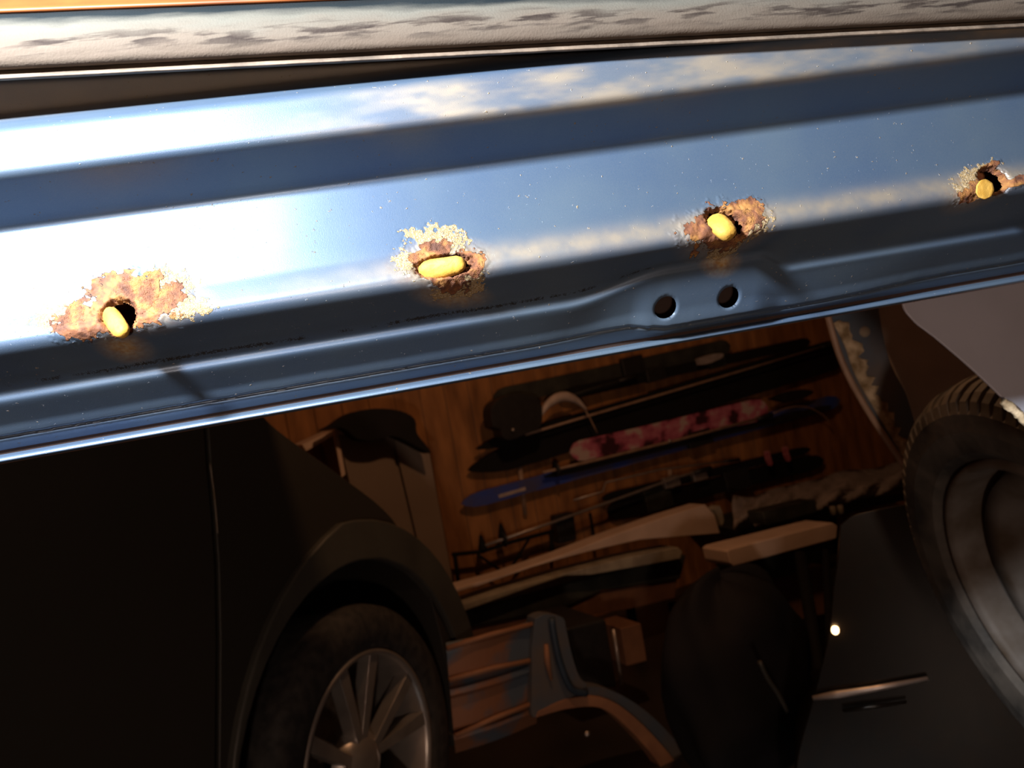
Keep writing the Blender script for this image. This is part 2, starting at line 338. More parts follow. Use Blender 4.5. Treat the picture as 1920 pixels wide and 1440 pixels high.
def sill_material():
    m = bpy.data.materials.new('rusty_blue_paint'); m.use_nodes = True; N = m.node_tree.nodes; L = m.node_tree.links; b = N['Principled BSDF']
    tc = N.new('ShaderNodeTexCoord')
    def noise(sc, det=3, st=None):
        n = N.new('ShaderNodeTexNoise'); n.inputs['Scale'].default_value = sc; n.inputs['Detail'].default_value = det
        if st:
            mp = N.new('ShaderNodeMapping'); mp.inputs['Scale'].default_value = st; L.new(tc.outputs['Object'], mp.inputs[0]); L.new(mp.outputs[0], n.inputs[0])
        else: L.new(tc.outputs['Object'], n.inputs[0])
        return n.outputs[0]
    def att(k): a = N.new('ShaderNodeAttribute'); a.attribute_name = k; return a.outputs['Fac']
    def mth(op, a, c, cl=False):
        n = N.new('ShaderNodeMath'); n.operation = op; n.use_clamp = cl
        for i, x in enumerate((a, c)):
            if isinstance(x, (int, float)): n.inputs[i].default_value = x
            else: L.new(x, n.inputs[i])
        return n.outputs[0]
    def mix(f, a, c, bl='MIX'):
        n = N.new('ShaderNodeMixRGB'); n.blend_type = bl
        for i, x in enumerate((f, a, c)):
            if isinstance(x, (int, float)): n.inputs[i].default_value = x
            elif isinstance(x, tuple): n.inputs[i].default_value = rgb(x)
            else: L.new(x, n.inputs[i])
        return n.outputs[0]
    def ramp(v, a, c, ca, cc, mid=None):
        n = N.new('ShaderNodeValToRGB'); e = n.color_ramp.elements; e[0].position = a; e[0].color = rgb(ca); e[1].position = c; e[1].color = rgb(cc)
        if mid: x = n.color_ramp.elements.new(mid[0]); x.color = rgb(mid[1])
        L.new(v, n.inputs[0]); return n.outputs[0]
    fine = noise(1500, 2); medn = noise(420, 4); grn = noise(2600, 1)
    paint = ramp(noise(14, 3), .35, .65, (0.045, 0.090, 0.177), (0.077, 0.124, 0.186))
    paint = mix(mth('MULTIPLY', grn, .55), paint, (0.149, 0.180, 0.223))
    wsh = att('wash'); st = att('stain'); ru = att('rust'); cr = att('crust'); di = att('dirt')
    col = mix(mth('MULTIPLY', wsh, .8, True), paint, (0.310, 0.254, 0.186))
    col = mix(mth('MULTIPLY', st, .9, True), col, ramp(medn, .35, .65, (0.260, 0.149, 0.050), (0.310, 0.260, 0.174)))
    crm = mth('MULTIPLY', mth('SUBTRACT', mth('ADD', cr, mth('MULTIPLY', mth('SUBTRACT', medn, .5), 2.2)), .42), 6, True)
    col = mix(crm, col, ramp(fine, .35, .68, (0.149, 0.118, 0.074), (0.384, 0.347, 0.273), (.5, (0.273, 0.174, 0.062))))
    rum = mth('MULTIPLY', mth('SUBTRACT', mth('ADD', ru, mth('MULTIPLY', mth('SUBTRACT', medn, .5), .7)), .45), 9, True)
    rc = ramp(noise(150, 6), .34, .66, (0.062, 0.021, 0.011), (0.273, 0.124, 0.031), (.5, (0.149, 0.053, 0.020)))
    rc = mix(mth('MULTIPLY', mth('SUBTRACT', fine, .70), 4, True), rc, (0.025, 0.009, 0.007))
    col = mix(rum, col, rc)
    edge = mth('MULTIPLY', mth('MULTIPLY', rum, mth('SUBTRACT', 1.0, rum)), 3.2, True)
    col = mix(edge, col, (0.043, 0.017, 0.011))
    dm = mth('MULTIPLY', mth('SUBTRACT', mth('ADD', di, mth('MULTIPLY', mth('SUBTRACT', fine, .5), 1.3)), .40), 3.5, True)
    col = mix(dm, col, (0.009, 0.008, 0.007)); L.new(col, b.inputs['Base Color'])
    rough = mth('MAXIMUM', mth('MAXIMUM', rum, crm), dm)
    L.new(mth('SUBTRACT', .45, mth('MULTIPLY', mth('MAXIMUM', rough, mth('MULTIPLY', st, .7, True)), .45), True), b.inputs['Metallic'])
    L.new(mth('ADD', mth('ADD', .37, mth('MULTIPLY', wsh, .12)), mth('MULTIPLY', rough, .42), True), b.inputs['Roughness'])
    hgt = mth('ADD', mth('ADD', mth('MULTIPLY', rum, mth('ADD', mth('MULTIPLY', medn, .45), .5)), mth('MULTIPLY', crm, mth('MULTIPLY', fine, .6))), mth('MULTIPLY', grn, .035))
    bp = N.new('ShaderNodeBump'); bp.inputs['Strength'].default_value = .8; bp.inputs['Distance'].default_value = .0016
    L.new(hgt, bp.inputs['Height']); L.new(bp.outputs[0], b.inputs['Normal'])
    return m
M['sill'] = sill_material()
sill = grid_mesh('sill', P, M['sill'], rcar, dict(rust=rust, crust=crust, stain=stain, wash=wash, dirt=dirt), dead, 'pressed blue metal sill with four rusted clip holes')
# inner sill wall behind the holes (rusty) and the underbody that the sill belongs to
def srib(name, prof, a0, a1, mt, parent=rcar, **k):     # constant section along the sill
    n = len(prof); vs = [sill_pt(a0, z, h) for z, h in prof]+[sill_pt(a1, z, h) for z, h in prof]
    fs = [(i, (i+1) % n, (i+1) % n+n, i+n) for i in range(n)]+[tuple(range(n))[::-1], tuple(range(n, 2*n))]
    return mesh(name, vs, fs, mt, parent, **k)
M['innerrust'] = mat('inner_rust', (.45, .16, .05), .85, 0, (.10, .03, .012), 150, .8)
srib('inner_sill', [(H+.22, -.042), (H+.085, -.045), (H+.060, -.050), (H+.045, -.082), (H+.008, -.086), (H+.008, -.2), (H+.22, -.2)], -.9, 1.25, M['innerrust'])
srib('hole_shade_sheet', [(H+.046, -.076), (H+.008, -.080), (H+.008, -.082), (H+.046, -.078)], -.9, 1.25, mat('inner_dark', (.03, .014, .010), .9))  # dark sheet added for the shade inside the two round holes
srib('floor_pan', [(H+.06, -.2), (H+.22, -.2), (H+.24, -1.3), (H+.12, -1.3)], -.9, .12, M['liner'])

# ---- door bottom: seal, lip, trim
DV = ray(10385, -382); DU = V((DV.x, DV.y, 0)); DSL = DV.z/DU.length; DU.normalize(); DN = V((DU.y, -DU.x, 0)); DDIST = .385
def dplane(h): return CAM+DN*(-DDIST+h)
def strip(name, kn, a0, a1, mt, smooth_mm=1.0, step=.0008, sstep=.003, attrs=None, jig=0, label=None, close=True):
    pp = [hit(0, y, dplane(h/1000), DN) for y, h in kn]; z = np.array([p.z-DSL*(p-CAM).dot(DU) for p in pp]); h = np.array([q/1000 for _, q in kn])
    l = np.concatenate([[0], np.cumsum(np.hypot(np.diff(z), np.diff(h)))]); t = np.arange(0, l[-1], step)
    g = np.exp(-.5*(np.arange(-8, 9)*step/(smooth_mm/1000))**2); g /= g.sum()
    zz = np.convolve(np.pad(np.interp(t, l, z), 8, mode='edge'), g, 'valid'); hh = np.convolve(np.pad(np.interp(t, l, h), 8, mode='edge'), g, 'valid')
    s = np.arange(a0, a1, sstep); Sg = np.repeat(s[:, None], len(t), 1); Z = np.repeat(zz[None], len(s), 0)+DSL*Sg; Hh = np.repeat(hh[None], len(s), 0)
    if jig: Hh = Hh+(fbm(Sg*70, Z*300, 4)-.5)*jig
    P = np.zeros(Sg.shape+(3,)); P[..., 0] = DU.x*Sg+DN.x*(-DDIST+Hh); P[..., 1] = DU.y*Sg+DN.y*(-DDIST+Hh); P[..., 2] = Z
    tn = np.repeat((t/l[-1])[None], len(s), 0)
    return grid_mesh(name, P, mt, rcar, dict(across=tn, along=Sg), None, label)
def seal_material():
    m = bpy.data.materials.new('dusty_rubber'); m.use_nodes = True; N = m.node_tree.nodes; L = m.node_tree.links; b = N['Principled BSDF']
    tc = N.new('ShaderNodeTexCoord')
    def noise(sc, det, st):
        mp = N.new('ShaderNodeMapping'); mp.inputs['Scale'].default_value = st; mp.inputs['Rotation'].default_value = (0, 0, -math.radians(17)); L.new(tc.outputs['Object'], mp.inputs[0])
        n = N.new('ShaderNodeTexNoise'); n.inputs['Scale'].default_value = sc; n.inputs['Detail'].default_value = det; L.new(mp.outputs[0], n.inputs[0]); return n.outputs[0]
    at = N.new('ShaderNodeAttribute'); at.attribute_name = 'across'
    r = N.new('ShaderNodeValToRGB'); e = r.color_ramp.elements
    e[0].position = 0; e[0].color = (0.003, 0.005, 0.007, 1); e[1].position = 1; e[1].color = (0.082, 0.061, 0.045, 1)
    for p, c in ((.26, (0.008, 0.012, 0.015, 1)), (.40, (0.090, 0.086, 0.074, 1)), (.55, (0.090, 0.074, 0.060, 1)), (.80, (0.090, 0.066, 0.051, 1))):
        x = e.new(p); x.color = c
    ad = N.new('ShaderNodeMath'); ad.operation = 'MULTIPLY_ADD'; L.new(noise(55, 6, (.5, .5, 2)), ad.inputs[0]); ad.inputs[1].default_value = .28; ad.inputs[2].default_value = -.14
    a2 = N.new('ShaderNodeMath'); a2.operation = 'ADD'; L.new(ad.outputs[0], a2.inputs[0]); L.new(at.outputs['Fac'], a2.inputs[1]); L.new(a2.outputs[0], r.inputs[0])
    # dark speckled scuff line along the middle
    sub = N.new('ShaderNodeMath'); sub.operation = 'SUBTRACT'; L.new(a2.outputs[0], sub.inputs[0]); sub.inputs[1].default_value = .56
    ab = N.new('ShaderNodeMath'); ab.operation = 'ABSOLUTE'; L.new(sub.outputs[0], ab.inputs[0])
    ml = N.new('ShaderNodeMath'); ml.operation = 'MULTIPLY_ADD'; ml.use_clamp = True; L.new(ab.outputs[0], ml.inputs[0]); ml.inputs[1].default_value = -8; ml.inputs[2].default_value = 1
    n3 = N.new('ShaderNodeMath'); n3.operation = 'MULTIPLY_ADD'; n3.use_clamp = True; L.new(noise(160, 5, (.25, .25, 2)), n3.inputs[0]); n3.inputs[1].default_value = 10; n3.inputs[2].default_value = -4.9
    n4 = N.new('ShaderNodeMath'); n4.operation = 'MULTIPLY'; L.new(ml.outputs[0], n4.inputs[0]); L.new(n3.outputs[0], n4.inputs[1])
    mx = N.new('ShaderNodeMixRGB'); L.new(n4.outputs[0], mx.inputs[0]); L.new(r.outputs[0], mx.inputs[1]); mx.inputs[2].default_value = (.022, .016, .014, 1)
    L.new(mx.outputs[0], b.inputs['Base Color']); b.inputs['Roughness'].default_value = .8; b.inputs['Specular IOR Level'].default_value = .12
    bp = N.new('ShaderNodeBump'); bp.inputs['Strength'].default_value = .2; bp.inputs['Distance'].default_value = .001; L.new(noise(900, 3, (1, 1, 1)), bp.inputs['Height']); L.new(bp.outputs[0], b.inputs['Normal'])
    return m
M['seal'] = seal_material()
M['lip'] = mat('seal_lip', (.155, .115, .085), .7, 0, (.08, .06, .045), 60, .2)
strip('door_seal', [(25, -14), (29, -6), (38, -1), (52, 3), (72, 5.5), (95, 6), (118, 4.5), (128, 2.5), (132, -2), (133, -12)], -.6, 1.0, M['seal'], .8, jig=.0008, label='fat dusty rubber door seal')
strip('seal_lip', [(128, -9), (133, -5), (138, -2.5), (142, 0), (146, 1), (149, 0), (151, -5), (152, -16)], -.6, 1.0, M['lip'], .6, jig=.0006)
strip('door_trim', [(-4, -16), (10, -12), (15, -9), (20, -8.5), (26, -10), (29, -16)], -.6, 1.0, M['strip'], .6, label='thin orange-brown lit trim edge')
strip('door_panel', [(-620, -30), (-100, -20), (-10, -18), (28, -18), (30, -22)], -.6, 1.0, M['dkpaint'], 1.5, step=.003)
strip('door_underside', [(27, -10), (60, -20), (110, -34), (122, -50)], -.6, .55, M['blk'], 1.5, step=.002)

# ---- yellow plugs sitting in the holes
def plug(px0, py0, px1, py1, wpx, out0, out1, label, flat=.75):
    p0 = hit(px0, py0, splane(out0), SN); p1 = hit(px1, py1, splane(out1), SN)
    r = wpx/2*.27/1000*(1+.2*(px0/1920)); d = (p1-p0).normalized(); e1 = d.cross(SN).normalized(); e2 = d.cross(e1)
    L0 = (p1-p0).length; vs = []; fs = []; st = [(-.0, .35), (.04, .72), (.12, .93), (.3, 1.04), (.6, 1.0), (.85, .88), (.94, .74), (1, .4)]; sg = 14
    for k, (t, q) in enumerate(st):
        for j in range(sg):
            a = 2*math.pi*j/sg; wob = 1+.09*math.sin(3*a+k*.6)+random.uniform(-.05, .05)
            vs.append(p0+d*(L0*t)+(e1*math.cos(a)+e2*math.sin(a)*flat)*r*q*wob)
    for k in range(len(st)-1):
        for j in range(sg): fs.append((k*sg+j, k*sg+(j+1) % sg, (k+1)*sg+(j+1) % sg, (k+1)*sg+j))
    fs += [tuple(range(sg))[::-1], tuple((len(st)-1)*sg+j for j in range(sg))]
    o = mesh('plug', vs, fs, M['glass'], smooth=True, label=label, cat='plug', group='yellow plugs in the rusted sill holes')
    return o
plug(203, 583, 234, 628, 33, -.027, -.015, 'slanted yellow plug in the largest rust patch, leftmost of the four', .8)
plug(785, 509, 872, 494, 35, -.027, -.019, 'long yellow plug lying flat in the slot-shaped rusted hole')
plug(1337, 411, 1368, 443, 40, -.028, -.014, 'slanted oval yellow plug in the orange rust patch above two round dark holes', .8)
# fourth plug seen nearly end on
pr = []
dv = (CAM-hit(1847, 355, splane(-.010), SN)).normalized()*.011
hexv = [(-17, -6), (-10, -17), (2, -20), (14, -12), (18, 2), (12, 14), (-1, 20), (-13, 15), (-18, 6)]
poly = [hit(1847+x, 355+y, splane(-.010), SN) for x, y in hexv]
prism('plug', poly, dv*-1.2, M['glass'], bevel=.0012, seg=3, label='stubby yellow plug seen end on in the hole nearest the wheel', cat='plug', group='yellow plugs in the rusted sill holes')

M['wsteel'] = mat('grimy_wheel_steel', (.11, .095, .085), .65, .1, (.05, .032, .018), 16)
# ---- front wheel hanging at the right, wing and wheel-arch panels
wc = atD(2095, 1090, .98); rv = (wc-CAM).normalized()
wax = V((-1, -.04, -.19)).normalized()
R1 = .298
tprof = [(R1*.64, .080), (R1*.70, .098), (R1*.80, .106), (R1*.88, .104), (R1*.93, .098), (R1*.962, .088), (R1*.985, .074), (R1*.997, .055), (R1, .03), (R1, .012), (R1, -.012), (R1, -.03), (R1*.99, -.07), (R1*.93, -.10), (R1*.7, -.10)]
e1 = wax.orthogonal().normalized(); e2 = wax.cross(e1); vs, fs = [], []; SG = 400; n_ = len(tprof)
for i in range(SG):
    a = 2*math.pi*i/SG; d = e1*math.cos(a)+e2*math.sin(a)
    for q, (rr, x) in enumerate(tprof):
        gdep = (.009 if 4 <= q <= 8 or 11 <= q <= 12 else 0) if i % 5 == 0 else 0
        if q in (9, 10): gdep = .006
        if 5 <= q <= 7 and (i//5) % 3 == 0: gdep += .002
        vs.append(wc+d*(rr-gdep)+wax*x)
for i in range(SG):
    j2 = (i+1) % SG
    for q in range(n_-1): fs.append((i*n_+q, j2*n_+q, j2*n_+q+1, i*n_+q+1))
mesh('tyre', vs, fs, mat('dusty_tyre', (.085, .072, .060), .7, 0, (.018, .016, .014), 16, .5), rcar)
rimo = lathe('rim', [(R1*.66, .080), (R1*.645, .092), (R1*.62, .092), (R1*.605, .08), (R1*.60, .06), (R1*.59, .0), (R1*.60, -.09)], wc, wax, M['wsteel'], rcar, 80)
lathe('wheel_disc', [(.012, .045), (.04, .05), (.06, .04), (.075, .015), (R1*.38, .02), (R1*.47, .045), (R1*.55, .05), (R1*.61, .01)], wc, wax, M['wsteel'], rimo, 48)
tube('axle', [wc-wax*.02, wc-wax*.42], .035, M['blk'], rcar)
# light grey wing: a curved sheet in front of the tyre
def sheet(name, outline, D0, grad, mt, th, **k):     # D = D0 + grad.x*(px)+grad.y*(py) in metres per 1000 px
    pts = [atD(x, y, D0+grad[0]*(x-1700)/1000+grad[1]*(y-700)/1000) for x, y in outline]
    return prism(name, pts, FW*th, mt, rcar, **k)
sheet('wing', curve2([(1672, 440), (1690, 560), (1712, 600), (1762, 640), (1840, 708), (1925, 792), (2060, 930)], 6)+[(2300, 930), (2300, 300), (1672, 300)], .66, (.12, -.15), M['primer'], .004, bevel=.0015, label='matte light grey inner wing')
tube('wing_sealant', [atD(x, y, .655+.12*(x-1700)/1000-.15*(y-700)/1000) for x, y in curve2([(1880, 752), (1900, 768), (1925, 792), (1990, 858)])], [.003+.0015*random.random() for _ in range(19)], M['underseal'], rcar)
sheet('arch_liner', [(1600, 480), (1640, 560), (1655, 640), (1700, 740), (1716, 800), (1740, 900), (1900, 900), (1950, 700), (1850, 480)], 1.5, (.1, 0), M['liner'], .01, bevel=.003)
LE = curve2([(1535, 520), (1556, 606), (1580, 682), (1622, 762), (1680, 850), (1733, 925)], 6)
RE = curve2([(1745, 900), (1722, 815), (1700, 740), (1672, 684), (1655, 620), (1640, 520)], 6)
sheet('arch_panel', LE+RE, 1.38, (.1, 0), M['bluep'], .006, bevel=.002, label='pale blue inner arch panel')
fl = [atD(x, y, 1.37+.1*(x-1700)/1000) for x, y in LE]
tube('panel_flange', fl, .0055, M['beige'], rcar, label='pale folded edge of the arch panel')
# uneven sealant spread beside the flange
sp = smoothcurve([V((1566, 606, 20)), V((1588, 650, 24)), V((1606, 700, 26)), V((1640, 762, 24)), V((1672, 815, 20)), V((1705, 872, 20)), V((1728, 908, 10))], 8)
vs, fs = [], []
for i, p in enumerate(sp):
    wd_ = p.z*(.65+.7*random.random()); t = (sp[min(i+1, len(sp)-1)]-sp[max(i-1, 0)]); ang = math.atan2(t.y, t.x); nx, ny = math.sin(ang), -math.cos(ang)
    for q, lift in ((0, 0), (.3, .005), (.7, .004), (1, 0)):
        vs.append(atD(p.x+nx*wd_*q-4, p.y+ny*wd_*q, 1.378+.1*(p.x-1700)/1000-lift*(.6+.8*random.random())))
for i in range(len(sp)-1):
    for q in range(3): fs.append((i*4+q, i*4+q+1, i*4+q+5, i*4+q+4))
mesh('sealant', vs, fs, M['underseal'], rcar, smooth=True, label='crusty beige underseal')
lathe('panel_plug', [(.0, .004), (.006, .004), (.009, .001), (.010, -.003)], atD(1622, 622, 1.37), -FW, M['greyb'], rcar, 16)

# ================================================================= DARK CAR AT THE LEFT
ca = math.radians(23.3); CU = V((math.sin(ca), math.cos(ca), 0)); CN = V((CU.y, -CU.x, 0))
w2 = atD(682, 1432, 1.80); w2.z = w2.z
dcar = empty('car', (w2.x, w2.y, 0), 'dark parked car seen from its side, alloy wheel under a rounded arch', 'car')
cp = w2+CN*.03
def C(px, py, off=0): return hit(px, py, cp+CN*off, CN)
def CT(t, z, off=0): return V((w2.x, w2.y, 0))+CU*t+CN*(.03+off)+ZU*z
R2 = .355; arcR = .455; zc = w2.z
arc = [CT(arcR*math.cos(a), zc+arcR*math.sin(a)*1.02) for a in [math.radians(x) for x in range(-8, 189, 7)]]
nose = [C(x, y) for x, y in curve2([(470, 752), (520, 806), (640, 893), (735, 972), (792, 1080), (826, 1190), (846, 1300), (853, 1400)], 5)]
gx1 = [C(392, 820), C(396, 880), C(404, 960), C(411, 1060), C(414, 1200), C(412, 1440)]
low = zc-.10
fend = [C(385, 730)]+nose+[V((nose[-1].x, nose[-1].y, low))]+[p for p in arc]+[CT(-arcR-.0, low)]+[V((gx1[-1].x, gx1[-1].y, low))]+list(reversed(gx1))
# keep the arch inside the nose line
prism('fender', fend, -CN*.30, M['dkpaint'], dcar, bevel=.025, seg=4, label='dark front fender')
g2 = [p-CU*.006 for p in gx1]
door = [C(-420, 640), C(380, 725)]+g2+[V((g2[-1].x, g2[-1].y, low)), V((C(-420, 900).x, C(-420, 900).y, low))]
prism('door', door, -CN*.12, M['dkpaint'], dcar, bevel=.008, seg=3)
prism('sill_trim', [CT(-2.2, low+.0, .01), CT(-arcR-.02, low, .01), CT(-arcR-.03, low-.10, 0), CT(-2.2, low-.10, 0)], -CN*.3, M['dktrim'], dcar, bevel=.01)
tr_o = [CT((.54-.085*max(0, -math.cos(a))**.7)*math.cos(a), zc+(.55-.085*max(0, -math.cos(a))**.7)*math.sin(a), .016) for a in [math.radians(x) for x in range(4, 172, 7)]]
tr_i = [CT(.445*math.cos(a), zc+.455*math.sin(a), .016) for a in [math.radians(x) for x in range(4, 172, 7)]]
prism('arch_trim', tr_o+tr_i[::-1], -CN*.03, M['dktrim'], dcar, bevel=.008, seg=3, label='dark grey wheel-arch moulding')
hd_ = [(p-CN*.30) for p in nose]
bv = []
for p in nose: bv += [p-CN*.28, p-CN*.6+ZU*.03, p-CN*1.3+ZU*.03-CU*.02, p-CN*1.62]
bfs = [(i*4+q, i*4+q+1, i*4+q+5, i*4+q+4) for i in range(len(nose)-1) for q in range(3)]
mesh('bonnet', bv, bfs, M['dkpaint'], dcar, smooth=True)
box('wheel_well', CT(0, zc+.1, -.31), CU*.5, CN*.06, ZU*.42, M['blk'], dcar)
lathe('tyre', [(R2*.70, .02), (R2*.72, .035), (R2*.84, .042), (R2*.94, .034), (R2*.985, .014), (R2, -.02), (R2, -.16), (R2*.97, -.19), (R2*.7, -.19)], w2, CN, M['rubber'], dcar, 96)
rim2 = lathe('rim', [(R2*.71, .018), (R2*.70, .034), (R2*.675, .034), (R2*.66, .02), (R2*.62, -.05), (R2*.61, -.18)], w2, CN, M['alloy'], dcar, 80)
lathe('hub', [(.0, .018), (.03, .018), (.05, .010), (.07, -.002), (.08, -.03)], w2, CN, M['alloy'], rim2, 32)
lathe('brake_disc', [(.03, -.09), (.15, -.09), (.15, -.105), (.03, -.105)], w2, CN, M['steel'], rim2, 48)
q1 = (ZU-CN*ZU.dot(CN)).normalized(); q2 = CN.cross(q1)
for k in range(5):
    for sg in (-1, 1):
        a0 = math.radians(-4+72*k+sg*7); a1 = math.radians(-4+72*k+sg*15)
        d0 = q1*math.cos(a0)+q2*math.sin(a0); d1 = q1*math.cos(a1)+q2*math.sin(a1); tn = (q1*-math.sin(a1)+q2*math.cos(a1))
        A = w2+d0*.045; B = w2+d1*(R2*.67)
        poly = [A-tn*.011+CN*.006, A+tn*.011+CN*.006, B+tn*.017+CN*.026, B-tn*.017+CN*.026]
        prism('spoke', poly, -CN*.035, M['alloy'], rim2, bevel=.004)
tube('door_crease', [C(x, y, .002) for x, y in curve2([(394, 868), (399, 905), (404, 950), (408, 1000)], 5)], .0017, M['steel'], dcar, seg=6)

# ================================================================= BLACK CAR AT THE LOWER RIGHT
bx = atD(1548, 1183, 1.75); kdir = V((math.sin(math.radians(112)), math.cos(math.radians(112)), 0)); kn = V((kdir.y, -kdir.x, 0))
kcar = empty('car', (bx.x+.8, bx.y+.3, 0), 'glossy black car at lower right with one tiny bright warm glint', 'car')
kp = bx.copy()
def K(px, py, off=0): return hit(px, py, kp+kn*off, kn)
prof = [K(x, y) for x, y in curve2([(1575, 985), (1572, 1040), (1562, 1110), (1556, 1180), (1538, 1260), (1520, 1330), (1498, 1410), (1490, 1480)], 4)]
def kz_(p, z): return V((p.x, p.y, z))
topz = prof[0].z
sh = [K(1600, 966), K(1660, 952), K(1740, 938)]
side = prof[::-1]+[K(1590, 972)]+sh+[sh[-1]+kdir*1.2+ZU*.05]
side += [kz_(side[-1], .07), kz_(prof[-1], .07)]
nv = len(side); bext = ray(1556, 1200)*.95
bverts, bfaces = prism_geo(side, bext)
bverts = [V((p.x, p.y, max(p.z, .06))) for p in bverts]
mesh('body', bverts, bfaces, M['blkg'], kcar, bevel=.05, seg=6, label='black gloss bodywork')
tube('chrome_strip', [K(x, y, .012) for x, y in ((1524, 1309), (1570, 1302), (1640, 1291), (1740, 1272))], [.005, .009, .007, .004], M['pole'], kcar)
tube('bumper_strip', [K(x, y, .012) for x, y in ((1580, 1332), (1625, 1326), (1700, 1316))], [.004, .005, .003], M['blkg'], kcar)
M['lit'] = mat('glint_glow', (1, .8, .5), .3); b_ = M['lit'].node_tree.nodes['Principled BSDF']; b_.inputs['Emission Color'].default_value = (1, .62, .28, 1); b_.inputs['Emission Strength'].default_value = 9
lathe('glint_dome', [(.0, .010), (.003, .009), (.006, .006), (.0075, .0), (.0075, -.01)], K(1566, 1183, .012), kn, M['lit'], kcar, 32, label='tiny warm glowing dome standing in for a glint')  # added glowing dome, stands in for a glint on the bodywork
for k in ():
    lathe('wheel', [(.16, .0), (.19, .02), (.26, .03), (.30, .01), (.31, -.04), (.31, -.16), (.16, -.18)], kz_(kp, .31)+kdir*(.45+1.1*k)+kn*-.06, kn, M['rubber'], kcar, 48)

# ================================================================= THINGS AT THE BACK WALL
# tall cabinet
cab = empty('cabinet', kz_(W(745, 950, .25), .25), 'tall pale cabinet with two doors standing between dark car and skis', 'cabinet')
def wbox(px0, py0, px1, py1, off, th): pass
def quad(name, pts, off, th, mt, parent=None, **k): return prism(name, wpoly(pts, off), -WN*th, mt, parent, **k)
quad('side_panel', [(628, 800), (735, 790), (806, 850), (848, 1080), (850, 1098), (700, 1140)], .28, .26, M['cab'], cab, bevel=.004)
quad('door', [(633, 812), (730, 818), (797, 1120), (712, 1140)], .30, .018, M['cab'], cab, bevel=.004)
quad('door', [(738, 822), (801, 853), (846, 1080), (848, 1096), (806, 1112)], .30, .018, M['cab'], cab, bevel=.004)
quad('cornice', [(626, 806), (700, 796), (737, 812), (735, 821), (702, 806), (631, 816)], .305, .02, M['cream'], cab, bevel=.003)
quad('door_edge', [(626, 815), (634, 812), (648, 890), (641, 896)], .318, .014, M['cream'], cab, bevel=.003)
shf = quad('wall_shelf', [(566, 834), (632, 804), (634, 812), (574, 846)], .26, .2, M['cream'], None, bevel=.003, label='short cream shelf edge beside the pale cabinet', cat='shelf')
hat = [(606, 806), (625, 796), (655, 776), (700, 766), (750, 770), (778, 786), (782, 812), (802, 838), (808, 850), (790, 842), (760, 826), (735, 818), (705, 826), (672, 824), (652, 808), (640, 802)]
quad('cap', curve2(hat, 3), .41, .09, M['skiblk'], None, bevel=.02, seg=3, label='black rounded cap lying on top of the tall pale cabinet', cat='cap')
# skis, poles, boards
def ski(pa, pb, wpx, off, mt, label, name='ski', cat='ski', group='skis and boards on the plank wall', point=(.10, .04), parts=True, th=.012, bind=None, wtail=None):
    a = V((pa[0], pa[1], 0)); b = V((pb[0], pb[1], 0)); d = (b-a); L0 = d.length; d /= L0; n = V((-d.y, d.x, 0)); wt = wtail or wpx*.8
    pr_ = []
    for t in [0, .01, .03, .06, .1, .2, .35, .5, .65, .8, .93, .97, .99, 1]:
        if t < point[0]: q = wpx*math.sin(math.pi/2*min(1, t/point[0]))**.7
        elif t > 1-point[1]: q = wt*math.sin(math.pi/2*min(1, (1-t)/point[1]))**.5
        else: q = wpx*(1-.14*math.sin(math.pi*(t-.1)/.9))*(1-t)+wt*t
        pr_.append((a+d*(L0*t), q/2+.3))
    up = [(p+n*q) for p, q in pr_]; dn = [(p-n*q) for p, q in pr_][::-1]
    poly = [W(p.x, p.y, off) for p in up+dn]
    o = prism(name, poly, -WN*th, mt, None, bevel=.003, label=label, cat=cat, group=group)
    if bind:
        for t, l, c in bind:
            p = a+d*(L0*t); p2 = a+d*(L0*t+l); qs = [p+n*wpx*.55, p2+n*wpx*.5, p2-n*wpx*.62, p-n*wpx*.62]
            prism('binding', [W(q.x, q.y, off+.03) for q in qs], -WN*.03, c, o, bevel=.005)
    return o
def pole(pts, r, mt, off, label, name='ski_pole', cat='ski pole', group='ski poles on the plank wall', basket=None):
    P_ = [W(x, y, off) for x, y in pts]; o = tube(name, P_, r, mt, None, 8, label=label, cat=cat, group=group)
    if basket:
        for t in basket:
            c = P_[0].lerp(P_[-1], t); lathe('basket', [(.006, .004), (.035, .002), (.038, -.002), (.006, -.006)], c, (P_[-1]-P_[0]), M['blk'], o, 20)
    g = P_[-1]; dd = (P_[-1]-P_[-2]).normalized()
    tube('grip', [g-dd*.10, g-dd*.05, g+dd*.01], [r*1.5, r*2.1, r*1.8], M['blk'], o, 8)
    return o
ski((878, 882), (1580, 668), 50, .05, M['skiblk'], 'widest black ski with a pointed tip above the blue ski', point=(.16, .02), wtail=40)
ski((893, 842), (1575, 643), 24, .075, M['skiblk'], 'slim black ski resting along the widest black ski', point=(.12, .03))
pole([(985, 815), (1150, 766), (1300, 722), (1560, 645)], .0065, M['beige'], .10, 'beige pole along the upper edge of the slim black ski')
ski((925, 748), (1370, 648), 34, .05, M['dkgreen'], 'dark green-grey ski directly under the sill edge', point=(.05, .03), bind=[(.55, 40, M['blk'])])
ski((1050, 742), (1520, 640), 22, .08, M['skiblk'], 'dark narrow ski between green-grey ski and beige pole', point=(.06, .03), bind=[(.35, 36, M['blk']), (.60, 30, M['dkgreen'])])
pole([(1040, 752), (1110, 729), (1190, 706)], .006, M['dkgreen'], .12, 'short grey pole above the white curved strap')
quad('glove', curve2([(1310, 672), (1335, 664), (1356, 663), (1352, 672), (1328, 682), (1314, 684)], 3), .17, .03, M['cloth'], None, bevel=.008, label='small pale glove tucked among the uppermost skis', cat='glove')
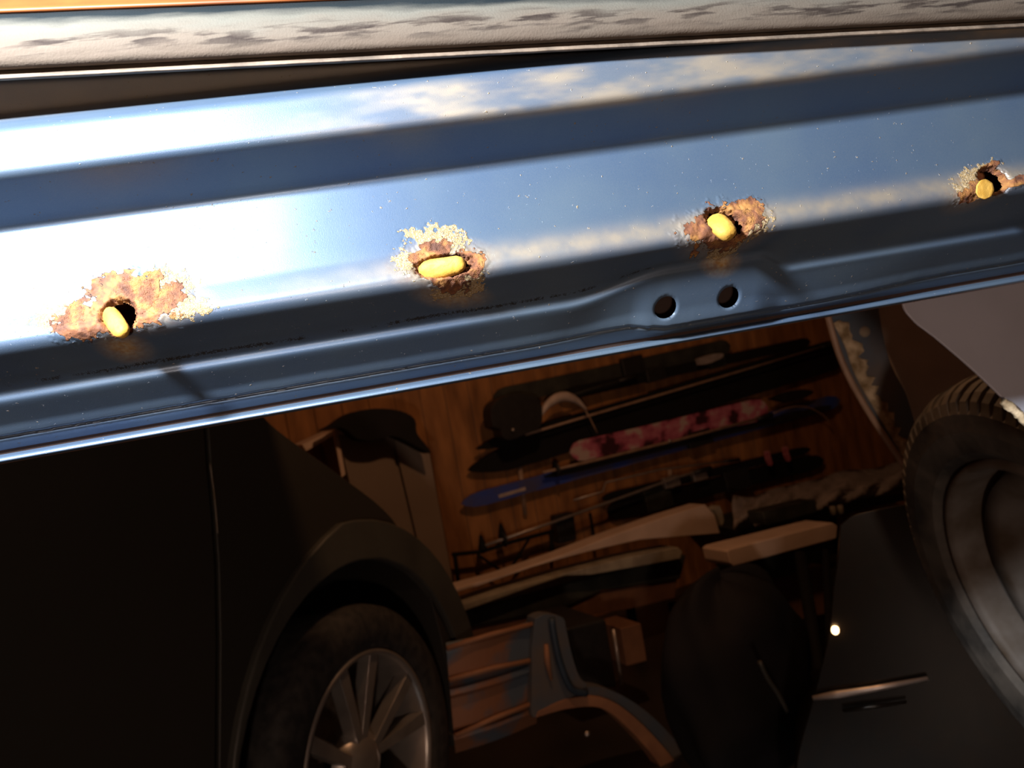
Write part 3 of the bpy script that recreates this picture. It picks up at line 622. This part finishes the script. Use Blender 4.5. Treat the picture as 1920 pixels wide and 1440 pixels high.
quad('bag', curve2([(924, 800), (921, 770), (932, 752), (960, 740), (1000, 742), (1016, 760), (1014, 800), (990, 812), (962, 824), (945, 822), (940, 806)], 3), .20, .09, M['blk'], None, bevel=.02, seg=3, label='black bag hanging at the left end of the skis', cat='bag')
lathe('stud', [(0, .005), (.006, .004), (.008, 0)], W(962, 806, .207), WN, M['pole'], bpy.data.objects['bag'], 16, label='small shiny stud')
vis = tube('helmet_visor', [W(x, y, .16) for x, y in curve2([(1014, 782), (1024, 762), (1042, 748), (1062, 744), (1082, 752), (1100, 768)], 5)], [.004+.021*math.sin(math.pi*i/25) for i in range(26)], M['white'], None, label='white curved visor in front of the black skis', cat='visor')
tube('strap', [W(x, y, .15) for x, y in ((1094, 764), (1103, 778), (1112, 796), (1120, 812))], .0035, M['beige'], vis)
# pink and white snowboard
def pinkmat():
    m = bpy.data.materials.new('pink_pattern'); m.use_nodes = True; N = m.node_tree.nodes; L = m.node_tree.links; b = N['Principled BSDF']
    tc = N.new('ShaderNodeTexCoord'); mp = N.new('ShaderNodeMapping'); mp.inputs['Scale'].default_value = (1, 1, 1.4); L.new(tc.outputs['Object'], mp.inputs[0])
    n = N.new('ShaderNodeTexNoise'); n.inputs['Scale'].default_value = 8; n.inputs['Detail'].default_value = 3; L.new(mp.outputs[0], n.inputs[0])
    r = N.new('ShaderNodeValToRGB'); e = r.color_ramp.elements; e[0].position = .36; e[0].color = (.06, .015, .02, 1); e[1].position = .66; e[1].color = (.55, .42, .38, 1)
    x = e.new(.42); x.color = (.42, .09, .15, 1); x = e.new(.50); x.color = (.55, .17, .23, 1); x = e.new(.56); x.color = (.55, .40, .37, 1)
    L.new(n.outputs[0], r.inputs[0]); L.new(r.outputs[0], b.inputs['Base Color']); b.inputs['Roughness'].default_value = .5; return m
M['pink'] = pinkmat()
ski((1070, 850), (1440, 764), 38, .09, M['pink'], 'pink and white patterned board below the black skis', 'snowboard', 'snowboard', point=(.05, .06), wtail=42)
pole([(1018, 886), (1120, 862), (1270, 825), (1445, 779)], .007, M['beige'], .12, 'beige pole just below the pink patterned board', basket=[.05])
lathe('knob', [(0, .008), (.008, .006), (.011, 0)], W(1256, 827, .135), WN, M['pole'], None, 16, label='small glinting metal knob on the beige pole under pink board', cat='knob')
bs = ski((866, 945), (1576, 750), 27, .06, M['blue'], 'long blue ski crossing the wall beneath the pink board', point=(.05, .03), wtail=26, bind=[(.60, 46, M['blk'])])
prism('logo', wpoly([(934, 928), (985, 913), (986, 919), (936, 934)], .0625), -WN*.004, M['white'], bs, label='pale grey printed bar')
ski((1020, 895), (1560, 762), 12, .09, M['blk'], 'thin dark ski lying along top of the long blue ski', point=(.1, .04))
quad('goggles', curve2([(1450, 748), (1475, 736), (1505, 730), (1526, 734), (1510, 746), (1478, 754)], 3), .13, .05, M['blk'], None, bevel=.008, label='black oval goggles hanging right of the pink board', cat='goggles')
tube('cable', [W(x, y, .10) for x, y in curve2([(1450, 775), (1480, 764), (1515, 764), (1545, 780), (1555, 792)], 4)], .004, M['beige'], None, label='thin curved beige cable below the black goggles', cat='cable')
pole([(905, 1024), (1040, 978), (1140, 942), (1270, 895), (1330, 878)], .007, M['pole'], .12, 'long silver pole running up from the black wall rack', basket=[.08])
pole([(1075, 938), (1130, 922), (1135, 905), (1240, 880), (1384, 862)], .005, M['pole'], .09, 'thin bent silver pole just above long silver pole')
ski((1140, 962), (1545, 862), 34, .05, M['skiblk'], 'black ski low on the wall under silver poles', point=(.05, .06), bind=[(.18, 50, M['dkgreen']), (.55, 46, M['blk'])])
ski((1130, 936), (1520, 842), 18, .07, M['skiblk'], 'slim black ski between silver poles and yellowish boards', point=(.06, .06), bind=[(.3, 30, M['pole']), (.44, 26, M['pole'])])
for i, (x, y, lb) in enumerate([(1440, 858, 'pink dangling tag beside the low black ski'), (1474, 850, 'pink tag with a round head, nearest the arch panel')]):
    quad('tag', curve2([(x-5, y-12), (x+3, y-13), (x+5, y-2), (x+9, y+12), (x+3, y+15), (x-3, y+2)], 2), .14, .012, M['pink'], None, label=lb, cat='tag', group='pink tags on the wall')
# black wall rack
rk = empty('wall_rack', W(940, 1090, .1), 'black metal rack with crossed braces fixed above the cream board', 'rack')
def bar(pts, r=.010, parent=rk, mt=None, off=.10, name='bar'): return tube(name, [W(x, y, off) for x, y in pts], r, mt or M['skiblk'], parent, 6)
bar([(848, 1040), (905, 1034), (960, 1016), (1036, 996)]); bar([(852, 1036), (860, 1098)]); bar([(1032, 996), (1037, 1048)]); bar([(858, 1095), (940, 1072), (1040, 1046)])
bar([(896, 1040), (936, 1068)], .007, name='brace'); bar([(992, 1010), (958, 1066)], .007, name='brace')
for x, y in ((905, 1020), (942, 998)):
    lathe('hook', [(.0, .06), (.008, .05), (.020, .0), (.018, -.01)], W(x, y+6, .11), ZU, M['skiblk'], rk, 12)
quad('tool_case', [(1042, 968), (1076, 960), (1082, 1012), (1050, 1020)], .10, .06, M['blk'], None, bevel=.006, label='small black case right of the black rack', cat='case')
tube('post', [W(1106, 962, .1), W(1116, 1020, .1)], .008, M['skiblk'], None, 8, label='short dark upright bar right of the small black case', cat='bar')
for x, y, x2, y2, lb in ((975, 875, 985, 965, 'narrow pale batten crossing the wall behind the blue ski'), (1255, 880, 1262, 940, 'pale batten behind the silver poles'),):
    tube('batten', [W(x, y, .02), W(x2, y2, .02)], .014, M['beige'], None, 4, label=lb, cat='batten')

# long boards on a low bench
bn = empty('bench', kz_(W(1060, 1110, .55), 0), 'low dark bench under the long cream board and grey slab', 'bench')
quad('bench_front', [(858, 1150), (1100, 1085), (1288, 1040), (1276, 1086), (1130, 1108), (1060, 1140), (860, 1182)], .60, .22, M['dkgreen'], bn, bevel=.008)
quad('apron', [(1060, 1142), (1130, 1110), (1270, 1084), (1266, 1120), (1180, 1142), (1062, 1160)], .585, .02, M['brown'], bn, bevel=.004, label='brown wooden apron')
quad('apron', [(836, 1160), (848, 1152), (856, 1175), (960, 1150), (1060, 1142), (1062, 1165), (840, 1222)], .585, .02, M['brown'], bn, bevel=.004)
for x in (870, 1010, 1180, 1260):
    p = W(x, 1130, .50); tube('leg', [p, kz_(p, 0)], .02, M['skiblk'], bn, 8)
quad('board', curve2([(813, 1122), (900, 1098), (1000, 1063), (1100, 1035), (1200, 1012)], 2)+[(1350, 1000), (1340, 965), (1322, 946), (1250, 968), (1150, 1003), (1050, 1042), (940, 1080), (814, 1114)], .64, .10, M['cream'], None, bevel=.006, label='long cream board tapering to the left on the low bench', cat='board')
quad('offcut', curve2([(1340, 955), (1350, 948), (1358, 975), (1354, 986)], 2), .62, .05, M['greyb'], None, bevel=.003, label='short upright offcut at the wide end of the cream board', cat='wood offcut')
quad('slab', [(862, 1134), (940, 1108), (1060, 1074), (1180, 1044), (1272, 1026), (1280, 1034), (1276, 1048), (1200, 1062), (1110, 1078), (1060, 1080), (1000, 1100), (866, 1148)], .66, .12, M['greyb'], None, bevel=.006, label='long mottled grey slab lying below the cream board', cat='slab')
# crumpled cloth on a shelf at the right
cl_out = [(1376, 928), (1400, 932), (1420, 928), (1450, 916), (1480, 910), (1500, 905), (1540, 896), (1580, 882), (1640, 878), (1700, 860), (1760, 850)]
vs, fs = [], []; topc = [V((x, y, 0)) for x, y in curve2(cl_out, 5)]; nn = len(topc)
for i, p in enumerate(topc):
    lowy = 998-(p.x-1376)*.26
    for q in range(9):
        t = q/8; y = p.y+random.uniform(-3, 3)*(q > 0)+(lowy-p.y)*t; o_ = .35+.20*math.sin(t*2.2)+.035*math.sin(p.x*.11+q)+random.uniform(-.012, .012)
        vs.append(W(p.x, y, o_))
for i in range(nn-1):
    for q in range(8): fs.append((i*9+q, i*9+q+1, i*9+q+10, i*9+q+9))
cl = mesh('cloth', vs, fs, M['cloth'], smooth=True, label='crumpled grey cloth heaped along a shelf at the foot of the wall', cat='cloth')
so = cl.modifiers.new('solid', 'SOLIDIFY'); so.thickness = .01
sf = quad('low_shelf', [(1385, 992), (1560, 948), (1745, 905), (1750, 928), (1640, 950), (1400, 1012)], .45, .40, M['dkgreen'], None, bevel=.006, label='dark low shelf under crumpled grey cloth', cat='shelf')
for x in (1400, 1560, 1730):
    p = W(x, 1000-(x-1400)*.25, .30); tube('leg', [p, kz_(p, 0)], .018, M['skiblk'], sf, 8)
quad('box', [(1430, 960), (1530, 936), (1533, 960), (1436, 985)], .72, .10, M['dkgreen'], None, bevel=.006, label='small dark box between grey cloth and cream plank', cat='box')
for x, y, lb in ((1492, 982, 'small round pale bottle cap above the cream plank'), (1562, 957, 'tiny pale can left of the shelf end'), (1576, 955, 'tiny pale can right of its twin on the shelf end')):
    lathe('can', [(0, .02), (.012, .02), (.014, .016), (.014, -.02), (0, -.02)], W(x, y, .66), ZU, M['greyb'], None, 16, label=lb, cat='can', group='small pale cans near the cream plank')
quad('panel_board', [(1592, 925), (1735, 893), (1738, 900), (1700, 925), (1600, 935)], .455, .02, M['brown'], sf)
# stool with cream plank top
st = empty('sawhorse', kz_(W(1480, 1080, 1.0), 0), 'dark-legged trestle with a short cream plank on top', 'trestle')
quad('plank', [(1364, 1034), (1372, 1028), (1562, 980), (1571, 986), (1569, 1008), (1556, 1014), (1376, 1062), (1369, 1056)], 1.10, .14, M['cream'], st, bevel=.006, label='cream plank with a grey stain')
quad('crossbeam', [(1376, 1060), (1560, 1014), (1562, 1040), (1540, 1046), (1480, 1080), (1420, 1088), (1378, 1074)], 1.04, .10, M['dkgreen'], st, bevel=.006)
for (x, y, x2, y2, r) in ((1500, 1040, 1532, 1230, .022), (1548, 1034, 1556, 1200, .014), (1392, 1064, 1384, 1180, .012)):
    p = W(x, y, 1.13); q = W(x2, y2, 1.40 if x > 1400 else 1.12); d_ = (q-p); e_ = p+d_*((p.z-.005)/(p.z-q.z)); tube('leg', [p, e_], r, M['skiblk'], st, 8)
quad('crate', [(1425, 1090), (1500, 1072), (1552, 1060), (1549, 1150), (1500, 1162), (1450, 1170)], .98, .10, M['brown'], None, bevel=.006, label='brown wooden crate behind the trestle legs', cat='crate')
# black bulging bag
def lump(name, cpx, rpx, off, mt, label, cat, sq=.55):
    c = W(cpx[0], cpx[1], off); k = (W(cpx[0]+100, cpx[1], off)-c).length/100; vs, fs = [], []; nu, nv = 40, 24
    for i in range(nv+1):
        ph = math.pi*i/nv-math.pi/2
        for j in range(nu):
            th = 2*math.pi*j/nu; x = math.cos(ph)*math.cos(th); y = math.cos(ph)*math.sin(th); z = math.sin(ph)
            bmp = 1+.05*math.sin(4*th+3*z)+.04*math.sin(7*th-5*z)+.03*math.sin(9*z+2*th); sgn = lambda v, p: math.copysign(abs(v)**p, v)
            vs.append(c+WD*(sgn(x, .8)*rpx[0]*k*bmp)+WN*(y*rpx[0]*k*sq*bmp)+ZU*(sgn(z, .8)*rpx[1]*k*bmp))
    for i in range(nv):
        for j in range(nu): fs.append((i*nu+j, i*nu+(j+1) % nu, (i+1)*nu+(j+1) % nu, (i+1)*nu+j))
    return mesh(name, vs, fs, mt, None, smooth=True, label=label, cat=cat)
bag = lump('sack', (1385, 1268), (112, 138), 1.55, M['skiblk'], 'big black bulging sack on the floor behind the blue body panel', 'sack')
tube('handle', [W(x, y, 1.83) for x, y in curve2([(1424, 1240), (1438, 1270), (1458, 1300), (1476, 1334)], 4)], .006, M['dktrim'], bag, 6)

# detached blue body panel standing in front of the bench
bp_ = empty('body_panel', kz_(W(1000, 1400, 1.32), 0), 'detached rusty blue car quarter panel with a curved wheel arch', 'car panel')
OFF = 1.32
M['rustblue'] = mat('blue_and_rust', (.10, .125, .16), .5, .2, (.26, .115, .06), 5, lo=.44, hi=.52)
M['bluegrey'] = mat('blue_grey_paint', (.09, .115, .15), .45, .2, (.14, .12, .11), 9)
M['rustbr'] = mat('rust_brown', (.34, .16, .08), .7, 0, (.24, .11, .06), 12)
def ribbed(name, lt, rt, lb, rb, knots, mt, parent):     # horizontal ribs down a panel
    vs, fs = [], []; n = len(knots)
    for t, dep in knots:
        for q in range(13):
            u = q/12; xl, yl = lt[0]+(lb[0]-lt[0])*t, lt[1]+(lb[1]-lt[1])*t; xr, yr = rt[0]+(rb[0]-rt[0])*t, rt[1]+(rb[1]-rt[1])*t
            vs.append(W(xl+(xr-xl)*u, yl+(yr-yl)*u+4*math.sin(math.pi*u), OFF+dep/1000+.02*math.sin(math.pi*u)))
    for i in range(n-1):
        for q in range(12): fs.append((i*13+q, i*13+q+1, (i+1)*13+q+1, (i+1)*13+q))
    o = mesh(name, vs, fs, mt, parent, smooth=False); s_ = o.modifiers.new('solid', 'SOLIDIFY'); s_.thickness = .004; return o
ribbed('ribbed_skin', (836, 1205), (1012, 1158), (854, 1412), (1006, 1356), [(0, -10), (.06, 8), (.10, 10), (.36, 10), (.40, -4), (.43, 14), (.48, 16), (.51, 4), (.78, 4), (.81, -8), (.84, 16), (.88, 18), (.93, 6), (1, -8)], M['rustblue'], bp_)
for a_, b_, lb in (((838, 1216), (1002, 1170), 0), ((842, 1275), (1000, 1238), 0), ((854, 1380), (1002, 1318), 0)):
    tube('rib', [W(a_[0], a_[1], OFF+.022), W((a_[0]+b_[0])/2, (a_[1]+b_[1])/2-3, OFF+.036), W(b_[0], b_[1], OFF+.022)], .0075, M['rustbr'], bp_, 8)
quad('pillar', curve2([(1004, 1160), (1025, 1152), (1055, 1158), (1062, 1180), (1072, 1225), (1086, 1268), (1100, 1286), (1075, 1305), (1046, 1326), (1000, 1345), (998, 1300), (998, 1220)], 4), OFF+.04, .05, M['bluegrey'], bp_, bevel=.008, seg=3)
tube('pillar_edge', [W(x, y, OFF+.05) for x, y in curve2([(1034, 1160), (1040, 1200), (1052, 1250), (1072, 1292), (1100, 1300)], 5)], .010, mat('dark_blue_edge', (.03, .05, .08), .5), bp_, 8)
tube('pillar_slot', [W(x, y, OFF+.046) for x, y in ((1024, 1208), (1026, 1240), (1034, 1275))], [.006, .009, .004], M['rustbr'], bp_, 8)
def band(name, outer, inner, off, th, mt): 
    return quad(name, curve2(outer, 4)+curve2(inner, 4)[::-1], off, th, mt, bp_, bevel=.006, seg=3)
band('arch_flange', [(1060, 1298), (1110, 1288), (1150, 1296), (1200, 1325), (1250, 1370), (1300, 1430), (1340, 1490)], [(1050, 1318), (1110, 1306), (1150, 1316), (1190, 1345), (1235, 1390), (1275, 1440), (1310, 1500)], OFF+.03, .06, M['bluegrey'])
band('arch_lip', [(1010, 1335), (1060, 1312), (1110, 1306), (1150, 1316), (1190, 1345), (1235, 1390), (1275, 1440), (1300, 1490)], [(1006, 1345), (1060, 1330), (1110, 1325), (1140, 1334), (1172, 1360), (1210, 1400), (1240, 1440), (1260, 1490)], OFF+.045, .05, M['rustbr'])
# darker clutter behind the panel
quad('storage_box', [(1062, 1178), (1136, 1160), (1158, 1290), (1092, 1286)], 1.0, .3, M['blk'], None, bevel=.01, label='black storage box just right of the blue panel pillar', cat='box')
tube('rod', [W(x, y, 1.08) for x, y in ((1150, 1180), (1158, 1230), (1166, 1284))], .006, M['pole'], None, 8, label='thin upright silver rod behind the blue wheel arch', cat='rod')
quad('carton', [(1164, 1178), (1202, 1168), (1214, 1240), (1176, 1250)], 1.05, .15, M['brown'], None, bevel=.005, label='brown carton between the silver rod and the black sack', cat='carton')
lathe('bottle_cap', [(0, .006), (.006, .004), (.008, 0)], W(1101, 1376, 1.45), WN, M['pole'], None, 16, label='tiny shiny cap under the blue wheel arch', cat='cap')

# the bulb under the ceiling and the added stand for the unseen fill light
b_ = empty('pendant_lamp', (.35, 1.65, HT), 'bare bulb on a short cord under the ceiling', 'lamp')
tube('cord', [(.35, 1.65, HT), (.35, 1.65, 2.47)], .004, M['blk'], b_)
lathe('socket', [(.0, .05), (.02, .05), (.022, 0), (.018, -.01)], (.35, 1.65, 2.45), ZU, M['blk'], b_, 20)
b_ = empty('added_fill_stand', (-.1, -1.2, 0), 'added fill lamp on a thin post, unseen behind the viewer', 'lamp')
lathe('base', [(0, .02), (.11, .02), (.12, .01), (.12, 0), (0, 0)], (-.1, -1.2, 0), ZU, M['blk'], b_, 32)
tube('post', [(-.1, -1.2, .01), (-.1, -1.2, .62)], .010, M['blk'], b_)
lathe('socket', [(.0, .05), (.02, .05), (.024, 0), (0, -.01)], (-.1, -1.2, .61), ZU, M['blk'], b_, 20)
